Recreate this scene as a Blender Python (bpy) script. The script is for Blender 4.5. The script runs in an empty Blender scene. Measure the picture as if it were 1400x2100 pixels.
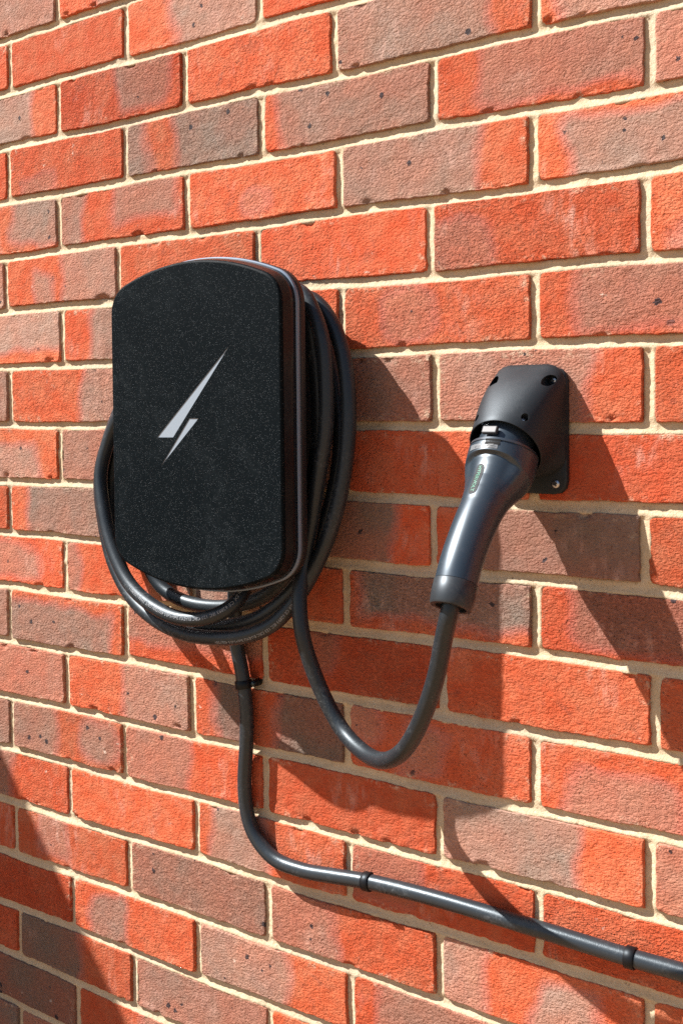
import bpy, bmesh, math
import numpy as np
from mathutils import Vector, Matrix, Euler

sc = bpy.context.scene
col = sc.collection

# ------------------------------------------------------------------ camera
cam_d = bpy.data.cameras.new('camera')
cam = bpy.data.objects.new('camera', cam_d); col.objects.link(cam)
cam_d.sensor_fit = 'VERTICAL'; cam_d.sensor_height = 36.0; cam_d.sensor_width = 24.0
cam_d.lens = 2266.09 / 2100 * 36
cam_d.shift_x = 0.0011; cam_d.shift_y = -0.0669
cam_d.clip_start = 0.02; cam_d.clip_end = 400
CR = ((0.81495, -0.57942, -0.01108), (0.57944, 0.81437, 0.03248), (-0.00979, -0.03289, 0.99941))
m = Matrix.Identity(4)
for i in range(3):
    m[i][0] = CR[i][0]; m[i][1] = CR[i][2]; m[i][2] = -CR[i][1]
m.translation = (0.4638, -0.9739, 0.0556)
cam.matrix_world = m
sc.camera = cam

# ------------------------------------------------------------------ world, sun, exposure
SUN = Vector((0.595, 0.346, -0.758)).normalized()
world = bpy.data.worlds.new('World'); sc.world = world; world.use_nodes = True
wn = world.node_tree; bg = wn.nodes['Background']
sky = wn.nodes.new('ShaderNodeTexSky'); sky.sky_type = 'NISHITA'; sky.sun_disc = False
sky.sun_elevation = math.asin(-SUN.z); sky.sun_rotation = math.atan2(-SUN.x, -SUN.y)
sky.dust_density = 1.5; sky.air_density = 1.0; sky.ozone_density = 1.0
wn.links.new(sky.outputs[0], bg.inputs[0]); bg.inputs[1].default_value = 0.05
sd = bpy.data.lights.new('sun', 'SUN'); sd.energy = 4.9; sd.angle = math.radians(0.53); sd.color = (1.0, 0.965, 0.93)
so = bpy.data.objects.new('sun', sd); col.objects.link(so)
so.rotation_euler = SUN.to_track_quat('-Z', 'Y').to_euler()
so.location = (-3, -2, 4)
vs = sc.view_settings
vs.view_transform = 'Standard'; vs.look = 'None'; vs.gamma = 1.0; vs.use_curve_mapping = False
vs.exposure = 1.27
sc.cycles.use_denoising = False

# ------------------------------------------------------------------ helpers
def tag(o, label=None, cat=None, group=None, kind=None):
    if label: o['label'] = label
    if cat: o['category'] = cat
    if group: o['group'] = group
    if kind: o['kind'] = kind
    return o

def empty(name, loc=(0, 0, 0)):
    o = bpy.data.objects.new(name, None); col.objects.link(o); o.location = loc
    o.empty_display_size = 0.05
    return o

def link(name, me, mat, parent=None, loc=None, smooth=True):
    o = bpy.data.objects.new(name, me); col.objects.link(o)
    if mat is not None and not me.materials: me.materials.append(mat)
    if smooth and len(me.polygons):
        me.polygons.foreach_set('use_smooth', np.ones(len(me.polygons), bool))
    if parent is not None:
        o.parent = parent
        o.matrix_parent_inverse = Matrix.Translation(-Vector(world_loc(parent)))
    if loc is not None: o.location = loc
    return o

def world_loc(o):
    v = Vector(o.location)
    if o.parent is not None:
        v = Vector(world_loc(o.parent)) + o.matrix_parent_inverse.translation + v
    return v

def mesh_np(name, V, F):
    me = bpy.data.meshes.new(name)
    V = np.asarray(V, np.float32); F = np.asarray(F, np.int32)
    me.vertices.add(len(V)); me.vertices.foreach_set('co', V.ravel())
    n = F.shape[1]
    me.loops.add(F.size); me.loops.foreach_set('vertex_index', F.ravel())
    me.polygons.add(len(F)); me.polygons.foreach_set('loop_start', np.arange(len(F), dtype=np.int32) * n)
    me.update(calc_edges=True); me.validate()
    return me

def mesh_py(name, V, F):
    me = bpy.data.meshes.new(name); me.from_pydata([tuple(map(float, v)) for v in V], [], F); me.update(); return me

def sharp(me, deg=35):
    bm = bmesh.new(); bm.from_mesh(me)
    for e in bm.edges:
        if len(e.link_faces) == 2 and e.calc_face_angle(0) > math.radians(deg): e.smooth = False
    bm.to_mesh(me); bm.free()

def recalc(me):
    bm = bmesh.new(); bm.from_mesh(me); bmesh.ops.recalc_face_normals(bm, faces=bm.faces); bm.to_mesh(me); bm.free()

def hash2(ix, iy, s):
    n = (ix.astype(np.int64) * 374761393 + iy.astype(np.int64) * 668265263 + int(s) * 1274126177) & 0xFFFFFFFF
    n = ((n ^ (n >> 13)) * 1274126177) & 0xFFFFFFFF
    n = (n ^ (n >> 16)) & 0xFFFFFF
    return n / float(0xFFFFFF)

def noise2(x, y, s=0):
    x = np.asarray(x, float); y = np.asarray(y, float)
    ix = np.floor(x); iy = np.floor(y); fx = x - ix; fy = y - iy
    fx = fx * fx * (3 - 2 * fx); fy = fy * fy * (3 - 2 * fy)
    ix = ix.astype(np.int64); iy = iy.astype(np.int64)
    a = hash2(ix, iy, s); b = hash2(ix + 1, iy, s); c = hash2(ix, iy + 1, s); d = hash2(ix + 1, iy + 1, s)
    return (a * (1 - fx) + b * fx) * (1 - fy) + (c * (1 - fx) + d * fx) * fy - 0.5

def fbm2(x, y, s=0, o=3):
    v = 0; a = 1.0
    for i in range(o):
        v = v + a * noise2(x * 2 ** i, y * 2 ** i, s + 17 * i); a *= 0.5
    return v

def smooth01(t):
    t = np.clip(t, 0, 1); return t * t * (3 - 2 * t)

def catmull(P, step=0.004):
    P = np.asarray(P, float)
    Q = np.vstack([2 * P[0] - P[1], P, 2 * P[-1] - P[-2]])
    out = []
    for i in range(1, len(Q) - 2):
        p0, p1, p2, p3 = Q[i - 1], Q[i], Q[i + 1], Q[i + 2]
        n = max(4, int(np.linalg.norm(p2 - p1) / 0.002))
        t0 = 0; t1 = t0 + np.linalg.norm(p1 - p0) ** .5; t2 = t1 + np.linalg.norm(p2 - p1) ** .5; t3 = t2 + np.linalg.norm(p3 - p2) ** .5
        for t in np.linspace(t1, t2, n, endpoint=False):
            A1 = (t1 - t) / (t1 - t0) * p0 + (t - t0) / (t1 - t0) * p1
            A2 = (t2 - t) / (t2 - t1) * p1 + (t - t1) / (t2 - t1) * p2
            A3 = (t3 - t) / (t3 - t2) * p2 + (t - t2) / (t3 - t2) * p3
            B1 = (t2 - t) / (t2 - t0) * A1 + (t - t0) / (t2 - t0) * A2
            B2 = (t3 - t) / (t3 - t1) * A2 + (t - t1) / (t3 - t1) * A3
            out.append((t2 - t) / (t2 - t1) * B1 + (t - t1) / (t2 - t1) * B2)
    out.append(P[-1]); out = np.array(out)
    for _ in range(6):                                             # ease the joins
        out[1:-1] = out[1:-1] * .5 + (out[:-2] + out[2:]) * .25
    L = np.r_[0, np.cumsum(np.linalg.norm(np.diff(out, axis=0), axis=1))]
    n = max(2, int(L[-1] / step)); s = np.linspace(0, L[-1], n + 1)
    return np.stack([np.interp(s, L, out[:, k]) for k in range(3)], 1)

def frames(C, up):
    T = np.gradient(C, axis=0); T /= np.linalg.norm(T, axis=1)[:, None]
    N = np.zeros_like(C); n = np.array(up, float)
    for i in range(len(C)):
        n = n - T[i] * (n @ T[i]); n /= np.linalg.norm(n); N[i] = n
    return T, N, np.cross(T, N)

def tube(name, C, r, seg=18, caps=True, up=(0, -1, 0), wob=0.0, seed=0):
    T, N, B = frames(C, up)
    a = np.linspace(0, 2 * np.pi, seg, endpoint=False)
    rr = np.full(len(C), r) if np.isscalar(r) else np.asarray(r)
    V = C[:, None, :] + rr[:, None, None] * (np.cos(a)[None, :, None] * N[:, None, :] + np.sin(a)[None, :, None] * B[:, None, :])
    n = len(C); i = np.arange(n - 1)[:, None] * seg; j = np.arange(seg)[None, :]; j2 = (j + 1) % seg
    F = np.stack([i + j, i + j2, i + seg + j2, i + seg + j], -1).reshape(-1, 4)
    F = [tuple(map(int, f)) for f in F]
    if caps:
        F.append(tuple(range(seg - 1, -1, -1))); F.append(tuple(range((n - 1) * seg, n * seg)))
    me = mesh_py(name, V.reshape(-1, 3), F); recalc(me)
    return me, (C, T, N, B)

def loft(name, rings, cap0=True, cap1=True):
    n = len(rings); seg = len(rings[0]); V = np.vstack(rings)
    F = []
    for i in range(n - 1):
        for j in range(seg):
            k = (j + 1) % seg
            F.append((i * seg + j, i * seg + k, (i + 1) * seg + k, (i + 1) * seg + j))
    if cap0: F.append(tuple(range(seg - 1, -1, -1)))
    if cap1: F.append(tuple(range((n - 1) * seg, n * seg)))
    me = mesh_py(name, V, F); recalc(me)
    return me

def box_me(name, cx, cy, cz, sx, sy, sz, bev=0.0):
    bm = bmesh.new(); bmesh.ops.create_cube(bm, size=1)
    for v in bm.verts: v.co = (cx + v.co.x * sx, cy + v.co.y * sy, cz + v.co.z * sz)
    if bev: bmesh.ops.bevel(bm, geom=list(bm.edges), offset=bev, segments=2, profile=.5, affect='EDGES')
    me = bpy.data.meshes.new(name); bm.to_mesh(me); bm.free(); return me

def text_tris(body, size=1.0, extrude=0.0):
    cu = bpy.data.curves.new('t', 'FONT'); cu.body = body; cu.size = size; cu.extrude = extrude; cu.resolution_u = 3
    o = bpy.data.objects.new('t', cu); col.objects.link(o)
    dg = bpy.context.evaluated_depsgraph_get(); me = bpy.data.meshes.new_from_object(o.evaluated_get(dg))
    bpy.data.objects.remove(o); bpy.data.curves.remove(cu)
    bm = bmesh.new(); bm.from_mesh(me); bmesh.ops.triangulate(bm, faces=bm.faces)
    V = np.array([v.co[:] for v in bm.verts]); F = [tuple(v.index for v in f.verts) for f in bm.faces]
    bm.free(); bpy.data.meshes.remove(me)
    return V, F

# ------------------------------------------------------------------ materials
class NT:
    def __init__(s, name):
        s.m = bpy.data.materials.new(name); s.m.use_nodes = True; s.t = s.m.node_tree
        s.b = s.t.nodes['Principled BSDF']
    def n(s, kind, **kw):
        nd = s.t.nodes.new('ShaderNode' + kind)
        for k, v in kw.items():
            if k == 'i':
                for a, b in v.items(): s.put(nd, a, b)
            else: setattr(nd, k, v)
        return nd
    def put(s, nd, key, val):
        inp = nd.inputs[key]
        if isinstance(val, bpy.types.NodeSocket): s.t.links.new(val, inp)
        elif isinstance(val, bpy.types.Node): s.t.links.new(val.outputs[0], inp)
        else: inp.default_value = val
    def math(s, op, a, b=None, c=None, clamp=False):
        nd = s.n('Math', operation=op); nd.use_clamp = clamp
        for k, v in enumerate((a, b, c)):
            if v is not None: s.put(nd, k, v)
        return nd.outputs[0]
    def mix(s, f, a, b, mode='MIX'):
        nd = s.n('Mix', data_type='RGBA', blend_type=mode); nd.clamp_factor = True
        s.put(nd, 0, f); s.put(nd, 6, a); s.put(nd, 7, b)
        return nd.outputs[2]
    def ss(s, v, lo, hi, a=0.0, b=1.0):
        nd = s.n('MapRange', interpolation_type='SMOOTHSTEP')
        s.put(nd, 0, v); s.put(nd, 1, lo); s.put(nd, 2, hi); s.put(nd, 3, a); s.put(nd, 4, b)
        return nd.outputs[0]
    def noise(s, vec, scale, detail=2, rough=.5, dist=0, dim='3D', w=None):
        nd = s.n('TexNoise', noise_dimensions=dim)
        s.put(nd, 'Vector', vec); s.put(nd, 'Scale', scale); s.put(nd, 'Detail', detail); s.put(nd, 'Roughness', rough); s.put(nd, 'Distortion', dist)
        if w is not None: s.put(nd, 'W', w)
        return nd.outputs[0]
    def coord(s, kind='Object'): return s.n('TexCoord').outputs[kind]
    def bump(s, h, strength, dist, normal=None):
        nd = s.n('Bump'); s.put(nd, 'Height', h); s.put(nd, 'Strength', strength); s.put(nd, 'Distance', dist)
        if normal is not None: s.put(nd, 'Normal', normal)
        return nd.outputs[0]
    def set(s, **kw):
        for k, v in kw.items(): s.put(s.b, k.replace('_', ' '), v)
        return s.m

def rgb(r, g, b): return (r, g, b, 1.0)

def brick_material():
    t = NT('fired_brick'); co = t.coord()
    at = {k: t.n('Attribute', attribute_type='OBJECT', attribute_name=k) for k in ('patch_a', 'patch_b', 'tone')}
    sep = t.n('SeparateXYZ'); t.put(sep, 0, co)
    tone = t.n('SeparateXYZ'); t.put(tone, 0, at['tone'].outputs['Vector'])
    seed = t.math('MULTIPLY', at['tone'].outputs['Alpha'], 37.0)
    off = t.n('VectorMath', operation='MULTIPLY_ADD'); cmb = t.n('CombineXYZ', i={0: seed, 1: seed, 2: seed})
    t.put(off, 0, cmb.outputs[0]); t.put(off, 1, (1.7, 0.9, -1.3)); t.put(off, 2, co)
    cs = off.outputs[0]
    def nz(scale, detail=2, rough=.5, dist=0.): return t.noise(cs, scale, detail, rough, dist)
    wob = t.math('MULTIPLY_ADD', nz(15, 1), .22, -.11)
    wob2 = t.math('MULTIPLY_ADD', nz(18, 1, .5), .5, -.25)
    u = t.math('ADD', t.math('MULTIPLY_ADD', sep.outputs[0], 1 / .215, .5), wob)
    v = t.math('ADD', t.math('MULTIPLY_ADD', sep.outputs[2], 1 / .065, .5), wob2)
    def patch(a):
        sx = t.n('SeparateXYZ'); t.put(sx, 0, a.outputs['Vector'])
        u0, u1, v0, v1 = sx.outputs[0], sx.outputs[1], sx.outputs[2], a.outputs['Alpha']
        e = .075; ev = .20
        m1 = t.ss(u, t.math('SUBTRACT', u0, e), t.math('ADD', u0, e))
        m2 = t.ss(u, t.math('SUBTRACT', u1, e), t.math('ADD', u1, e), 1., 0.)
        m3 = t.ss(v, t.math('SUBTRACT', v0, ev), t.math('ADD', v0, ev))
        m4 = t.ss(v, t.math('SUBTRACT', v1, ev), t.math('ADD', v1, ev), 1., 0.)
        return t.math('MULTIPLY', t.math('MULTIPLY', m1, m2), t.math('MULTIPLY', m3, m4))
    msk = t.math('MAXIMUM', patch(at['patch_a']), patch(at['patch_b']))
    mott = t.math('ADD', t.math('MULTIPLY_ADD', nz(230, 3, .7), .26, -.13), t.math('MULTIPLY_ADD', nz(12, 2), .40, -.20))
    msk = t.ss(t.math('ADD', msk, mott), .06, .94)
    soft = t.ss(nz(16, 3), .38, .68)
    msk_s = t.math('MULTIPLY', msk, t.math('MULTIPLY_ADD', soft, .22, .78))
    msk_s = t.math('MULTIPLY', msk_s, tone.outputs[1], clamp=True)
    red = t.mix(t.ss(nz(38, 3, .6), .3, .75), rgb(.53, .096, .036), rgb(.53, .150, .072))
    red = t.mix(tone.outputs[0], red, rgb(.42, .070, .032))
    brn = t.mix(t.ss(nz(26, 3, .6), .3, .7), rgb(.355, .205, .148), rgb(.295, .212, .165))
    brn = t.mix(tone.outputs[2], brn, rgb(.105, .078, .063))
    c = t.mix(msk_s, red, brn)
    # purple fringe round the kiss marks
    fr = t.math('MULTIPLY', t.math('MULTIPLY', msk, t.math('SUBTRACT', 1., msk)), 2.4, clamp=True)
    c = t.mix(t.math('MULTIPLY', fr, .55), c, rgb(.46, .16, .13))
    # no two bricks fired alike
    fr1 = t.math('FRACT', t.math('MULTIPLY', seed, 2.37)); fr2 = t.math('FRACT', t.math('MULTIPLY', seed, 5.13))
    val = t.math('MULTIPLY_ADD', fr1, .34, .83)
    c = t.mix(1.0, c, t.n('CombineColor', i={0: val, 1: t.math('MULTIPLY', val, t.math('MULTIPLY_ADD', fr2, .26, .87)), 2: t.math('MULTIPLY', val, t.math('MULTIPLY_ADD', fr2, .34, .83))}).outputs[0], 'MULTIPLY')
    # darker firing streaks
    c = t.mix(t.math('MULTIPLY', t.ss(nz(34, 4, .65, .8), .56, .74), .34), c, rgb(.21, .095, .065))
    # pale bloom and drag marks
    stretch = t.n('Mapping'); t.put(stretch, 'Vector', cs); t.put(stretch, 'Scale', (1.0, 1.0, .35))
    drag = t.noise(stretch.outputs[0], 95, 3, .62, .3)
    bloom = t.math('MULTIPLY', t.ss(nz(13, 3, .55), .52, .78), t.ss(drag, .42, .72))
    c = t.mix(t.math('MULTIPLY', bloom, .62), c, rgb(.64, .38, .30))
    scuff = t.math('MULTIPLY', t.ss(nz(60, 4, .65), .66, .74), t.ss(nz(9, 1), .52, .62))
    c = t.mix(t.math('MULTIPLY', scuff, .55), c, rgb(.78, .66, .54))
    # mortar dust and smears along the edges
    az = t.math('ABSOLUTE', sep.outputs[2]); ax = t.math('ABSOLUTE', sep.outputs[0])
    edge = t.math('MAXIMUM', t.ss(az, .0225, .0315), t.ss(ax, .094, .1065))
    sm = t.math('MULTIPLY', edge, t.math('MULTIPLY', t.ss(nz(130, 4, .7), .50, .68), t.ss(nz(20, 2), .42, .62)))
    c = t.mix(t.math('MULTIPLY', sm, .62), c, rgb(.56, .44, .31))
    # grain in the colour
    g = nz(900, 2, .6)
    c = t.mix(1.0, c, t.n('CombineColor', i={0: t.math('MULTIPLY_ADD', g, .36, .82), 1: t.math('MULTIPLY_ADD', g, .40, .80), 2: t.math('MULTIPLY_ADD', g, .40, .80)}).outputs[0], 'MULTIPLY')
    # iron spots, mostly in the brown zones
    vo = t.n('TexVoronoi', feature='F1', i={'Vector': cs, 'Scale': 85.0, 'Randomness': 1.0})
    keep = t.n('SeparateColor'); t.put(keep, 0, vo.outputs['Color'])
    rad = t.math('MULTIPLY_ADD', t.ss(keep.outputs[0], .84, 1.), .34, -.02)
    dist = t.math('ADD', vo.outputs['Distance'], t.math('MULTIPLY_ADD', nz(300, 3, .6), .56, -.28))
    spot = t.math('MULTIPLY', t.ss(t.math('SUBTRACT', rad, dist), -.01, .05), t.math('MULTIPLY_ADD', msk, .8, .2))
    c = t.mix(t.math('MULTIPLY', spot, .88), c, rgb(.022, .026, .034))
    # small pits
    vp = t.n('TexVoronoi', feature='F1', i={'Vector': cs, 'Scale': 330.0})
    kp = t.n('SeparateColor'); t.put(kp, 0, vp.outputs['Color'])
    pit = t.ss(t.math('SUBTRACT', t.math('MULTIPLY_ADD', t.ss(kp.outputs[1], .62, 1.), .36, -.02), vp.outputs['Distance']), 0., .12)
    c = t.mix(t.math('MULTIPLY', pit, .5), c, rgb(.15, .05, .03))
    # crinkled sand-faced relief
    tilt = t.n('Mapping'); t.put(tilt, 'Vector', cs); t.put(tilt, 'Rotation', (0, .35, 0)); t.put(tilt, 'Scale', (.75, 1, 1.2))
    h1 = t.noise(tilt.outputs[0], 380, 3, .65, .0)
    h2 = t.noise(tilt.outputs[0], 120, 2, .5, .3)
    h = t.math('ADD', t.math('MULTIPLY', t.ss(h1, .26, .62), 1.15), t.math('MULTIPLY', h2, 1.4))
    h = t.math('SUBTRACT', h, t.math('MULTIPLY', pit, 1.5))
    amp = t.math('MULTIPLY_ADD', t.math('FRACT', t.math('MULTIPLY', seed, 3.7)), .55, .55)
    nrm = t.bump(h, amp, .0013)
    return t.set(Base_Color=c, Roughness=.93, Normal=nrm, **{'Specular_IOR_Level': .18})

def mortar_material():
    t = NT('sand_mortar'); co = t.coord()
    n1 = t.noise(co, 30, 3); n2 = t.noise(co, 700, 3, .65); n3 = t.noise(co, 6, 2)
    c = t.mix(t.ss(n1, .3, .7), rgb(.57, .465, .315), rgb(.50, .395, .255))
    c = t.mix(t.math('MULTIPLY', t.ss(n3, .48, .66), .55), c, rgb(.43, .36, .265))
    g2 = t.noise(co, 330, 3, .7)
    c = t.mix(t.ss(g2, .52, .70, 0., .55), c, rgb(.34, .255, .155))
    c = t.mix(t.ss(n2, .60, .74), c, rgb(.40, .29, .16))
    c = t.mix(t.ss(n2, .38, .28), c, rgb(.76, .68, .53))
    vp = t.n('TexVoronoi', feature='F1', i={'Vector': co, 'Scale': 190.0})
    kp = t.n('SeparateColor'); t.put(kp, 0, vp.outputs['Color'])
    pit = t.ss(t.math('SUBTRACT', t.math('MULTIPLY_ADD', t.ss(kp.outputs[1], .82, 1.), .34, -.02), vp.outputs['Distance']), 0., .12)
    c = t.mix(t.math('MULTIPLY', pit, .4), c, rgb(.30, .21, .11))
    h = t.math('ADD', t.math('MULTIPLY', n2, .7), t.math('MULTIPLY', t.noise(co, 260, 3), 1.))
    return t.set(Base_Color=c, Roughness=.95, Normal=t.bump(t.math('SUBTRACT', h, pit), .8, .0011), **{'Specular_IOR_Level': .15})

def plastic(name, base, rough, spec=.5, dust=.0, dust_col=(.35, .33, .30), grain=0., gscale=1200, coat=0.):
    t = NT(name); co = t.coord()
    n = t.noise(co, 28, 5, .62); s = t.noise(co, 120, 4, .7, 1.2)
    d = t.math('MULTIPLY', t.math('MULTIPLY', t.ss(n, .42, .75), t.ss(s, .40, .72)), dust)
    c = t.mix(d, rgb(*base), rgb(*dust_col))
    r = t.math('ADD', t.math('MULTIPLY_ADD', n, .10, rough - .05), t.math('MULTIPLY', d, .4))
    kw = dict(Base_Color=c, Roughness=r)
    kw['Specular_IOR_Level'] = spec; kw['Specular_Tint'] = (.78, .90, 1.0, 1.0)
    if coat: kw['Coat_Weight'] = coat; kw['Coat_Roughness'] = .12
    if grain: kw['Normal'] = t.bump(t.noise(co, gscale, 2), grain, .0004)
    return t.set(**kw)

def flake_material():
    t = NT('sparkle_cover'); co = t.coord()
    vo = t.n('TexVoronoi', feature='F1', i={'Vector': co, 'Scale': 3000.0})
    k = t.n('SeparateColor'); t.put(k, 0, vo.outputs['Color'])
    dot = t.ss(vo.outputs['Distance'], .52, .30)
    f1 = t.math('MULTIPLY', t.ss(k.outputs[0], .86, .995), dot)
    f2 = t.math('MULTIPLY', t.ss(k.outputs[1], .978, .99), dot)
    patchy = t.ss(t.noise(co, 24, 3), .30, .70, .55, 1.15)
    tint = t.mix(k.outputs[2], rgb(.10, .16, .19), rgb(.20, .19, .18))
    c = t.mix(t.math('MULTIPLY', t.math('MULTIPLY', f1, patchy), .15), rgb(.0022, .0046, .0062), tint)
    c = t.mix(t.math('MULTIPLY', f2, .5), c, rgb(.50, .56, .60))  # sparkle glints put into the colour as pale flake specks
    cl = t.noise(co, 34, 5, .6)
    sm = t.math('MULTIPLY', t.ss(t.noise(co, 11, 4, .65, .8), .44, .72), t.ss(t.noise(co, 90, 3, .6), .30, .75))
    c = t.mix(t.math('MULTIPLY', sm, .10), c, rgb(.085, .105, .115))
    h = t.noise(co, 1900, 2)
    return t.set(Base_Color=c, Roughness=t.math('MULTIPLY_ADD', cl, .2, .45), Normal=t.bump(h, .3, .0004), **{'Specular_IOR_Level': .045})

def rubber_material(name, base=(.0120, .0155, .0190), rough=.43, dust=.50):
    t = NT(name); co = t.coord()
    n = t.noise(co, 18, 4, .6); s = t.noise(co, 150, 4, .72, 1.5); f = t.noise(co, 900, 2)
    d = t.math('MULTIPLY', t.math('MULTIPLY', t.ss(n, .45, .72), t.ss(s, .46, .70)), dust)
    c = t.mix(d, rgb(*base), rgb(.13, .14, .145))
    mk = t.math('MULTIPLY', t.ss(t.noise(co, 75, 5, .75, 2.5), .70, .76), .5)
    c = t.mix(mk, c, rgb(.36, .35, .33))
    return t.set(Base_Color=c, Roughness=t.math('ADD', t.math('MULTIPLY_ADD', n, .16, rough - .08), t.math('MULTIPLY', d, .3)),
                 Normal=t.bump(t.math('ADD', f, t.math('MULTIPLY', s, 1.5)), .16, .0005), **{'Specular_IOR_Level': .5, 'Specular_Tint': (.80, .92, 1.0, 1.0)})

def plain(name, c, rough=.5, metal=0., spec=.5):
    t = NT(name)
    n = t.noise(t.coord(), 160, 3)
    return t.set(Base_Color=t.mix(t.ss(n, .3, .7), rgb(*[x * .92 for x in c]), rgb(*[min(1, x * 1.06) for x in c])), Roughness=rough, Metallic=metal, **{'Specular_IOR_Level': spec})

M = dict(
    brick=brick_material(), mortar=mortar_material(), cover=flake_material(),
    shell=plastic('gloss_shell', (.007, .007, .008), .24, .30, .04),
    rim=plastic('rim_black', (.012, .012, .013), .35, .4),
    trim=plastic('silver_trim', (.16, .205, .265), .40, .12),
    emblem=plastic('emblem_diffuser', (.27, .325, .38), .35, .4),
    hub=plastic('hub_black', (.015, .015, .016), .5, .4),
    rubber=rubber_material('cable_rubber'), supply=rubber_material('supply_sheath', (.019, .0235, .028), .36, .50),
    handle=plastic('handle_satin', (.018, .027, .037), .36, .85, .05),
    collar=plastic('collar_black', (.022, .025, .028), .42, .5, .10),
    holster=plastic('holster_black', (.013, .0155, .018), .50, .36, .16, (.08, .085, .09), .25, 1400),
    black=plain('deep_black', (.006, .006, .006), .7, 0, .2),
    steel=plain('zinc_screw', (.48, .50, .53), .32, 1.0),
    slot=plain('screw_slot', (.05, .05, .055), .5, .6),
    print_=plain('cable_print', (.28, .30, .32), .6), badge=plain('badge_plate', (.024, .027, .030), .6, 0, .2),
    green=plain('badge_green', (.05, .24, .15), .55), label=plain('grey_label', (.13, .14, .15), .40), label2=plain('grey_print', (.045, .05, .055), .45),
    tab=plain('latch_grey', (.045, .047, .05), .5), clip=plastic('clip_black', (.004, .004, .005), .46, .3, .03),
    nail=plain('nail_blue', (.05, .075, .085), .38, .7),
)

# ------------------------------------------------------------------ ground and side fence (outside the frame)
def ground_material():
    t = NT('sandstone_paving'); co = t.coord()
    br = t.n('TexBrick', i={'Vector': co, 'Color1': rgb(.30, .175, .080), 'Color2': rgb(.26, .15, .068), 'Mortar': rgb(.30, .25, .18), 'Scale': 1.0, 'Mortar Size': .008, 'Brick Width': .6, 'Row Height': .45})
    n = t.noise(co, 9, 4)
    return t.set(Base_Color=t.mix(t.math('MULTIPLY', n, .3), br.outputs[0], rgb(.25, .155, .08)), Roughness=.9)
GZ = -1.15
g = link('ground', mesh_py('ground', [(-60, -80, GZ), (60, -80, GZ), (60, .6, GZ), (-60, .6, GZ)], [(0, 1, 2, 3)]), ground_material())
tag(g, kind='structure')

def timber_material():
    t = NT('fence_timber'); co = t.coord()
    mp = t.n('Mapping'); t.put(mp, 'Vector', co); t.put(mp, 'Scale', (14, 14, 1.2))
    n = t.noise(mp.outputs[0], 6, 4, .6, 1.5)
    return t.set(Base_Color=t.mix(n, rgb(.20, .12, .065), rgb(.36, .25, .15)), Roughness=.85)
tm = timber_material()
FX = -1.70
fence = tag(empty('timber_fence', (FX, -.5, GZ)), 'upright brown timber boards of the side fence standing square to the brick wall', 'fence')
for i in range(8):
    y = -.075 - i * .118
    link('board', box_me('board', FX, y, (GZ + .700) / 2, .018, .112, .700 - GZ - .02, .002), tm, fence, smooth=False)
link('post', box_me('post', FX - .05, -.98, (GZ + .60) / 2, .075, .075, .60 - GZ, .004), tm, fence, smooth=False)
for z in (GZ + .35, .35):
    link('rail', box_me('rail', FX - .03, -.5, z, .036, .94, .075, .003), tm, fence, smooth=False)

# ------------------------------------------------------------------ brick wall
PERP = {(-1, -2.5): -0.5486, (0, -2.0): -0.4507, (0, -1.0): -0.232, (0, -3.0): -0.6743, (1, -1.5): -0.3344, (1, -2.5): -0.5536, (-1, -3.5): -0.7719, (1, -3.5): -0.7786, (2, -2.0): -0.4504, (2, -1.0): -0.2279, (2, -3.0): -0.6783, (1, -0.5): -0.1105, (1, 0.5): 0.1132, (2, 0.0): -0.0006, (3, -0.5): -0.1157, (3, 0.5): 0.1091, (3, -2.5): -0.5686, (3, -1.5): -0.343, (4, -3.0): -0.6757, (5, -3.5): -0.7848, (6, -3.0): -0.6846, (4, -1.0): -0.2265, (7, -3.5): -0.7893, (4, 0.0): 0.0003, (5, -0.5): -0.11, (5, 0.5): 0.1122, (8, -3.0): -0.6779, (9, -3.5): -0.7937, (9, -2.5): -0.565, (9, -1.5): -0.3389, (10, -3.0): -0.6782, (10, -2.0): -0.4526, (11, -3.5): -0.7944, (11, -2.5): -0.5712, (7, -0.5): -0.1142, (7, 0.5): 0.108, (8, -1.0): -0.2244, (8, 0.0): -0.0, (9, -0.5): -0.1049, (9, 0.5): 0.1179, (10, -1.0): -0.2249, (10, 0.0): -0.0007, (12, -3.0): -0.6755, (12, -2.0): -0.4491, (11, -1.5): -0.3405, (13, -3.5): -0.7903, (13, -2.5): -0.5657, (13, -1.5): -0.3377, (14, -3.0): -0.6726, (14, -2.0): -0.4487, (15, -3.5): -0.7862, (15, -2.5): -0.5601, (16, -3.0): -0.6675, (11, -0.5): -0.109, (11, 0.5): 0.1132, (12, -1.0): -0.2239, (12, 0.0): 0.0013, (13, -0.5): -0.1102, (14, -1.0): -0.2231}
BEDS = {-1: (-0.0055, -.003), 0: (-0.0015, -.003), 1: (-0.0005, -0.0029), 2: (0.0015, -0.0007), 3: (0.0012, 0.0011), 4: (0.003, -0.001), 5: (0.0013, 0.0005), 6: (-0.0022, -0.0032), 7: (-0.0041, -0.0034), 8: (-0.0011, -0.0016), 9: (-0.0004, 0.0026), 10: (-0.0007, 0.0), 11: (-0.0042, -0.0012), 12: (-0.0033, -0.0008), 13: (-0.0028, 0.0015), 14: (-0.0006, .001), 15: (0.0006, .0015), 16: (0.0042, .003), 17: (0.0116, .008)}
XL, XR = -.753, .0676
def bed_z(j, x):
    a, b = BEDS.get(j, (-.003, -.003) if j < 0 else (.010, .008))
    t = np.clip((np.asarray(x, float) - XL) / (XR - XL), -.3, 1.3)
    wave = .0009 * np.sin(np.asarray(x) * 17 + j * 1.7) + .0003 * np.sin(np.asarray(x) * 61 + j * 4.1)
    return -(j - 6.5) * .075 + a * (1 - t) + b * t + wave
RND = np.random.RandomState(11)
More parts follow.
